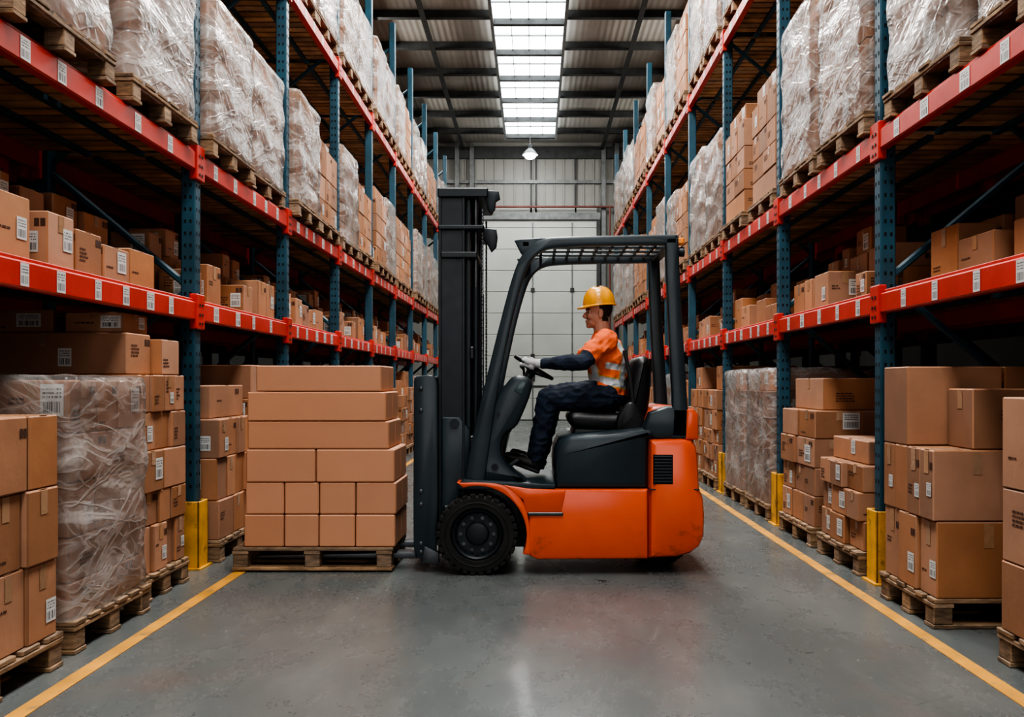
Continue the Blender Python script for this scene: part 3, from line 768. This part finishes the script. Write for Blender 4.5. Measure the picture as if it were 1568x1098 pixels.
wx,wz=-.345,.245
for i,(yc) in enumerate((5.20,5.94)):
    mb=MB(); wheel(mb,(wx,yc,wz),.2445,.17); mb.make('drive_wheel_%d'%(i+1),parent=FK,ang=28)
for i,yc in enumerate((5.47,5.67)):
    mb=MB(); wheel(mb,(.80,yc,.186),.186,.13); mb.make('steer_wheel_%d'%(i+1),parent=FK,ang=28)
# seat
KS=1306/5.57
def sp_(x,z): return ((x-818)/KS,1.16+(585-z)/KS)
st=MB()
st.prism([sp_(*p) for p in chaikin([(866,636),(874,628),(900,630),(940,632),(962,632),(966,652),(940,656),(880,655),(870,648)],2,True)],5.33,5.81,'vinyl',.035)
st.prism([sp_(*p) for p in chaikin([(950,648),(954,610),(962,560),(970,548),(984,546),(991,556),(990,600),(984,640),(970,655),(955,655)],2,True)],5.35,5.79,'vinyl',.045)
st.prism([sp_(*p) for p in chaikin([(936,655),(938,634),(950,616),(962,612),(972,626),(982,650),(984,660),(940,660)],2,True)],5.28,5.34,'vinyl',.015)
st.prism([sp_(*p) for p in chaikin([(936,655),(938,634),(950,616),(962,612),(972,626),(982,650),(984,660),(940,660)],2,True)],5.80,5.86,'vinyl',.015)
st.prism([sp_(*p) for p in [(878,652),(990,652),(996,662),(990,668),(880,668),(874,660)]],5.36,5.78,'mast',.01)
st.tube([(.62,5.33,.98),(.60,5.36,1.2),(.57,5.40,1.36)],.012,'rubber',8)
st.make('seat',parent=FK,ang=50)
# steering wheel
C=Vector((-.004,5.50,1.253)); d=Vector((.857,0,-.515)); nrm=Vector((.515,0,.857)); Yv=Vector((0,1,0)); RW=.135
sw=MB()
ring=[C+RW*(math.cos(t)*d+math.sin(t)*Yv) for t in [2*math.pi*i/40 for i in range(41)]]
sw.tube(ring,.0125,'vinyl',10)
for t in (0.3,2.4,4.5): sw.tube([C-nrm*.03,C+RW*(math.cos(t)*d+math.sin(t)*Yv)],.011,'vinyl',8)
sw.revolve(C-nrm*.05,nrm,[(0,.03),(.03,.035),(.045,.02),(.045,.001)],'vinyl',20,True)
sw.tube([C-nrm*.03,C-nrm*.12+Vector((-.02,0,-.02)),(-.13,5.52,1.08)],[.028,.035,.06],'mast',14)
sw.tube([(-.06,5.62,1.1),(-.07,5.64,1.24),(-.085,5.65,1.27)],[.008,.008,.016],'mast',8)
# hydraulic levers
for i in range(3): sw.tube([(-.04,5.70+.05*i,1.1),(-.03,5.70+.05*i,1.2)],.007,'steel',8); sw.sphere((-.03,5.70+.05*i,1.215),.018,'vinyl')
sw.make('steering_wheel',parent=FK)
# ------------------------------------------------------------------ driver
yc=5.58
prims=[]  # (kind,tag,...)
def cap(tag,p0,r0,p1,r1,k=1,kc=None): prims.append(('c',tag,Vector(p0),r0,Vector(p1),r1,k,kc if kc is not None else yc))
def ell(tag,c,r,rot=0): prims.append(('e',tag,Vector(c),Vector(r),rot))
# trunk
cap('shirt',(.470,yc,1.075),.125,(.478,yc,1.18),.124,1.36)
cap('shirt',(.478,yc,1.18),.124,(.470,yc,1.31),.132,1.36)
cap('shirt',(.470,yc,1.31),.132,(.462,yc,1.41),.098,1.55)
cap('shirt',(.455,yc-.145,1.428),.068,(.455,yc+.145,1.428),.068)
cap('shirt',(.455,yc-.06,1.44),.062,(.445,yc+.06,1.44),.062)
cap('shirt',(.450,yc,1.455),.058,(.446,yc,1.474),.058)      # collar
cap('skin',(.447,yc,1.45),.052,(.430,yc,1.58),.052)
# head
ell('head',(.427,yc,1.648),(.086,.072,.088))
ell('head',(.398,yc,1.60),(.060,.060,.078))
ell('head',(.378,yc,1.553),(.040,.044,.038))
ell('head',(.356,yc,1.529),(.018,.022,.017))
ell('head',(.352,yc,1.634),(.014,.044,.013))
cap('head',(.347,yc,1.622),.008,(.325,yc,1.590),.0115)
ell('head',(.338,yc,1.582),(.013,.017,.009))
ell('head',(.343,yc,1.560),(.012,.022,.0065))
ell('head',(.346,yc,1.548),(.012,.020,.0065))
for sg in (-1,1):
    ell('head',(.366,yc+sg*.036,1.590),(.024,.019,.024))
    ell('ear',(.430,yc+sg*.070,1.605),(.016,.009,.028)); ell('ear',(.426,yc+sg*.068,1.588),(.010,.009,.014))
# arms
def arm(sg,sh,el,wr):
    sh=Vector(sh);el=Vector(el);wr=Vector(wr)
    cap('shirt',sh,.075,sh.lerp(el,.62),.068); cap('navy',sh.lerp(el,.5),.057,el,.054)
    cap('navy',el,.054,el.lerp(wr,.35),.051); cap('navy',el.lerp(wr,.35),.051,wr,.036)
def hand(wr,P,o):
    a=-d; n=nrm
    palm=P+o*.034+n*.012-a*.018
    cap('glove',wr,.028,wr.lerp(palm,.5),.027); cap('glove',wr.lerp(palm,.45),.026,palm+a*.028,.0215)
    cap('glove',palm-n*.016-a*.01,.021,palm+n*.018+a*.01,.020)
    for i,(t,ln) in enumerate(((-.038,2.2),(-.013,2.75),(.012,2.95),(.037,2.6))):
        pts=[]
        for q in range(5):
            ph=math.radians(12)+ln*q/4; rr_=.026
            pts.append(P+a*t+rr_*(o*math.cos(ph)+n*math.sin(ph))+(o*.012 if q==0 else Vector()))
        for q in range(4): cap('glove',pts[q],.0105-.0006*q,pts[q+1],.0102-.0006*q)
    tp=[palm-n*.018-a*.02,P+o*.028-n*.014+a*.012,P+o*.01-n*.026+a*.038,P-o*.012-n*.022+a*.05]
    for q in range(3): cap('glove',tp[q],.0135-.001*q,tp[q+1],.0125-.001*q)
th=math.radians(105)
PL=C+RW*(math.cos(th)*d-math.sin(th)*Yv); PR=C+RW*(math.cos(th)*d+math.sin(th)*Yv)
wL=Vector((.062,5.325,1.276)); wR=Vector((.07,5.69,1.285))
arm(-1,(.452,5.400,1.422),(.300,5.270,1.285),wL); arm(1,(.452,5.760,1.422),(.30,5.87,1.29),wR)
hand(wL,PL,(-Yv*math.sin(th)+d*math.cos(th))); hand(wR,PR,(Yv*math.sin(th)+d*math.cos(th)))
# legs
def leg(hp,kn,an,toe_dir):
    hp=Vector(hp);kn=Vector(kn);an=Vector(an)
    cap('trouser',hp,.104,hp.lerp(kn,.5),.092); cap('trouser',hp.lerp(kn,.5),.092,kn,.072)
    cap('trouser',kn,.072,kn.lerp(an,.35),.068); cap('trouser',kn.lerp(an,.35),.068,an,.056)
    t=Vector(toe_dir).normalized(); dn=Vector((t.z,0,-t.x)); 
    if dn.z>0: dn=-dn
    cap('boot',an-Vector((0,0,.0)),.044,an+dn*.055+t*-.01,.040)
    cap('boot',an+dn*.062-t*.025,.036,an+dn*.058+t*.08,.038,1.0)
    cap('boot',an+dn*.058+t*.08,.038,an+dn*.068+t*.165,.032)
    cap('sole',an+dn*.094-t*.045,.013,an+dn*.094+t*.17,.012,2.9,an.y)
    return an,t,dn
cap('trouser',(.46,yc,1.075),.118,(.44,yc,1.07),.113,1.45)
FT=(-.93,0,.34)
leg((.445,5.485,1.075),(.085,5.44,1.052),(.012,5.47,.690),FT)
leg((.445,5.675,1.075),(.125,5.70,1.075),(.045,5.68,.695),FT)
mb=MB()
def kscale(p,k,kc): return Vector((p.x,kc+(p.y-kc)*k,p.z))
for p in prims:
    if p[0]=='c':
        _,tag,p0,r0,p1,r1,k,kc=p
        for c_,r_ in ((p0,r0),(p1,r1)):
            T=Matrix.Diagonal((1,k,1)); cc=kscale(c_,1,kc); mb.sphere(cc,r_,'skin',T,12)
        ax=p1-p0; Ln=ax.length
        if Ln>1e-5:
            ax.normalize(); un=ax.orthogonal().normalized(); wn=ax.cross(un); s_=(r0-r1)/max(Ln,1e-5); s_=max(-.95,min(.95,s_)); cs=math.sqrt(1-s_*s_)
            rings=[]
            for cc,rr_ in ((p0+ax*r0*s_,r0*cs),(p1+ax*r1*s_,r1*cs)):
                ring_=[]
                for i in range(14):
                    q=rr_*(math.cos(2*math.pi*i/14)*un+math.sin(2*math.pi*i/14)*wn); q.y*=k; ring_.append(cc+q)
                rings.append(ring_)
            mb.loft(rings,'skin')
    else:
        _,tag,c_,r_,rot=p; mb.sphere(c_,tuple(r_),'skin',None,16)
tmp=mb.make('tmp_body',smooth=False)
md=tmp.modifiers.new('r','REMESH'); md.mode='VOXEL'; md.voxel_size=.0038; md.adaptivity=0
sm=tmp.modifiers.new('s','SMOOTH'); sm.factor=.5; sm.iterations=2
dg=bpy.context.evaluated_depsgraph_get(); me=bpy.data.meshes.new_from_object(tmp.evaluated_get(dg)); bpy.data.objects.remove(tmp)
nv=len(me.vertices); co=np.empty(nv*3); me.vertices.foreach_get('co',co); co=co.reshape(-1,3)
npoly=len(me.polygons); pc=np.empty(npoly*3); me.polygons.foreach_get('center',pc); pc=pc.reshape(-1,3)
tags=sorted(set(p[1] for p in prims))
def classify(P):
    best=np.full(len(P),1e9); bt=np.zeros(len(P),int)
    for p in prims:
        if p[0]=='c':
            _,tag,p0,r0,p1,r1,k,kc=p
            Q=P.copy(); A=np.array(p0);B=np.array(p1)
            if k!=1:
                Q[:,1]=kc+(Q[:,1]-kc)/k
            ab=B-A; t=np.clip(((Q-A)@ab)/max(1e-9,ab@ab),0,1); D=np.linalg.norm(Q-A-t[:,None]*ab,axis=1)-(r0+(r1-r0)*t)
        else:
            _,tag,c_,r_,rot=p; q=(P-np.array(c_))/np.array(r_); D=(np.linalg.norm(q,axis=1)-1)*min(r_)
        w=D<best; best[w]=D[w]; bt[w]=tags.index(tag)
    return bt
bt=classify(pc); TN=np.array(tags)[bt]
order=['skin','hair','vest','silver','lime','navy','glove','boot','rubber']
mi=np.zeros(npoly,int)
def setm(mask,n): mi[mask]=order.index(n)
x,y,z=pc.T
setm(TN=='skin','skin'); setm(TN=='head','skin'); setm(TN=='ear','skin')
setm((TN=='head')&(z>1.585)&(x>.415+.25*(1.66-z)),'hair'); setm((TN=='skin')&(z>1.555)&(x>.44),'hair')
sh=(TN=='shirt'); setm(sh,'vest')
tor=sh&(np.abs(y-yc)<.215)&(z<1.50)
zz=z+.18*(x-.47)
band=lambda c,h:np.abs(zz-c)<h
setm(tor&band(1.165,.032),'lime'); setm(tor&band(1.165,.025),'silver')
setm(tor&(band(1.265,.020))&(x>.45),'silver')
vs=np.minimum(np.abs(y-(yc-.115)),np.abs(y-(yc+.115)))
setm(tor&(vs<.031)&(zz>1.19),'lime'); setm(tor&(vs<.025)&(zz>1.16),'silver')
setm(sh&(zz<1.095)&(z<1.12),'navy')
setm(TN=='navy','navy'); setm(TN=='trouser','navy'); setm(TN=='glove','glove'); setm(TN=='boot','boot'); setm(TN=='sole','rubber')
setm((TN=='trouser')&(z>1.14)&(x>.40),'vest')
# cloth folds
bv=classify(co); TV=np.array(tags)[bv]
nr=np.empty(nv*3); me.vertices.foreach_get('normal',nr); nr=nr.reshape(-1,3)
for i in range(nv):
    t=TV[i]
    if t in ('shirt','trouser','navy'):
        p=co[i]; a=.011 if t!='navy' else .006
        f=noise.noise((p[0]*10,p[1]*7,p[2]*14))+.5*noise.noise((p[0]*22,p[1]*14,p[2]*26+3))
        f2=-abs(f)*1.7+.35
        co[i]+=nr[i]*a*f2
me.vertices.foreach_set('co',co.ravel())
me.materials.clear()
for n_ in order: me.materials.append(M[n_])
me.polygons.foreach_set('material_index',mi.astype(np.int32)); me.polygons.foreach_set('use_smooth',[True]*npoly); me.update()
DR=empty('forklift_driver',(.3,5.58,0))
me.name='body'; inst(me,'body',(0,0,0),DR)
hm=MB()
hc=Vector((.424,yc,1.662)); T=Matrix.Rotation(math.radians(-4),3,'Y')
rings=[]
for i in range(0,11):
    ph=math.radians(90*i/10.3); rr_=math.cos(ph)**.85; hh=math.sin(ph)
    rings.append([hc+T@Vector((.106*rr_*math.cos(2*math.pi*k/36)+.0,.089*rr_*math.sin(2*math.pi*k/36),.120*hh+(.008 if abs(math.sin(2*math.pi*k/36))<.22 and i>1 else 0))) for k in range(36)])
hm.loft(rings,'helmet')
# brim: rim all round, long peak at the front (-x)
def br(f,dz):
    o=[]
    for k in range(36):
        a=2*math.pi*k/36; c_=math.cos(a); ex=f*(.008+.032*max(0,-c_)**1.5)
        o.append(hc+T@Vector(((.106+ex)*c_,(.089+f*.009)*math.sin(a),dz-f*.010*max(0,-c_))))
    return o
hm.loft([br(0,.004),br(1,.0),br(1,-.006),br(0,-.006),br(-.6,-.004)],'helmet',False)
hm.make('hard_hat',parent=DR,ang=60)
ey=MB()
for sg in (-1,1):
    ey.sphere((.358,yc+sg*.036,1.614),(.011,.013,.0065),'glove'); ey.sphere((.351,yc+sg*.040,1.614),(.0055,.008,.006),'eye')
    ey.tube([(.340,yc+sg*.018,1.633),(.340,yc+sg*.034,1.637),(.356,yc+sg*.049,1.632)],.0045,'hair',6)
ey.make('eyes_and_brows',parent=DR)
# ------------------------------------------------------------------ lights
def area(name,loc,rot,sx,sy,e,col=(1,1,1)):
    l=bpy.data.lights.new(name,'AREA'); l.shape='RECTANGLE'; l.size=sx; l.size_y=sy; l.energy=e; l.color=col
    o=bpy.data.objects.new(name,l); COL.objects.link(o); o.location=loc; o.rotation_euler=rot; return o
for y in (0.5,5,9.5,13.5): area('overhead_area_light',(0,y,7.9),(0,0,0),1.4,2.2,280,(1,.95,.89))  # unseen overhead area lights along the aisle, out of frame, no fixtures modelled
for sx in (-1,1):  # added unseen area lights behind the rack tops, tilted inward to brighten the far end
    area('overhead_area_light',(sx*3.6,17.5,7.9),(0,math.radians(-sx*-38),0),1.2,2.0,150,(1,.97,.92))
    area('overhead_area_light',(sx*3.6,22.5,7.9),(0,math.radians(-sx*-38),0),1.2,2.0,110,(1,.97,.92))
area('front_fill_light',(0,-4.2,3.2),(math.radians(80),0,0),6,4.5,150,(1,.96,.92))  # added soft fill from behind the camera, no door stands there
pl=bpy.data.lights.new('pendant_light','POINT'); pl.energy=110; pl.shadow_soft_size=.15
po=bpy.data.objects.new('pendant_light',pl); COL.objects.link(po); po.location=(-.12,24,7.38)
w=bpy.data.worlds.new('world'); scene.world=w; w.use_nodes=True
w.node_tree.nodes['Background'].inputs[0].default_value=(.75,.85,1,1); w.node_tree.nodes['Background'].inputs[1].default_value=.11
# ------------------------------------------------------------------ camera
cam=bpy.data.cameras.new('camera'); co_=bpy.data.objects.new('camera',cam); COL.objects.link(co_)
co_.location=(0,0,1.16); co_.rotation_euler=(math.radians(90),0,0)
cam.sensor_width=36; cam.lens=36*1333/1600; cam.shift_x=-35/1600; cam.shift_y=37/1600; cam.clip_start=.05; cam.clip_end=200
scene.camera=co_
scene.view_settings.view_transform='AgX'; scene.view_settings.look='AgX - High Contrast'
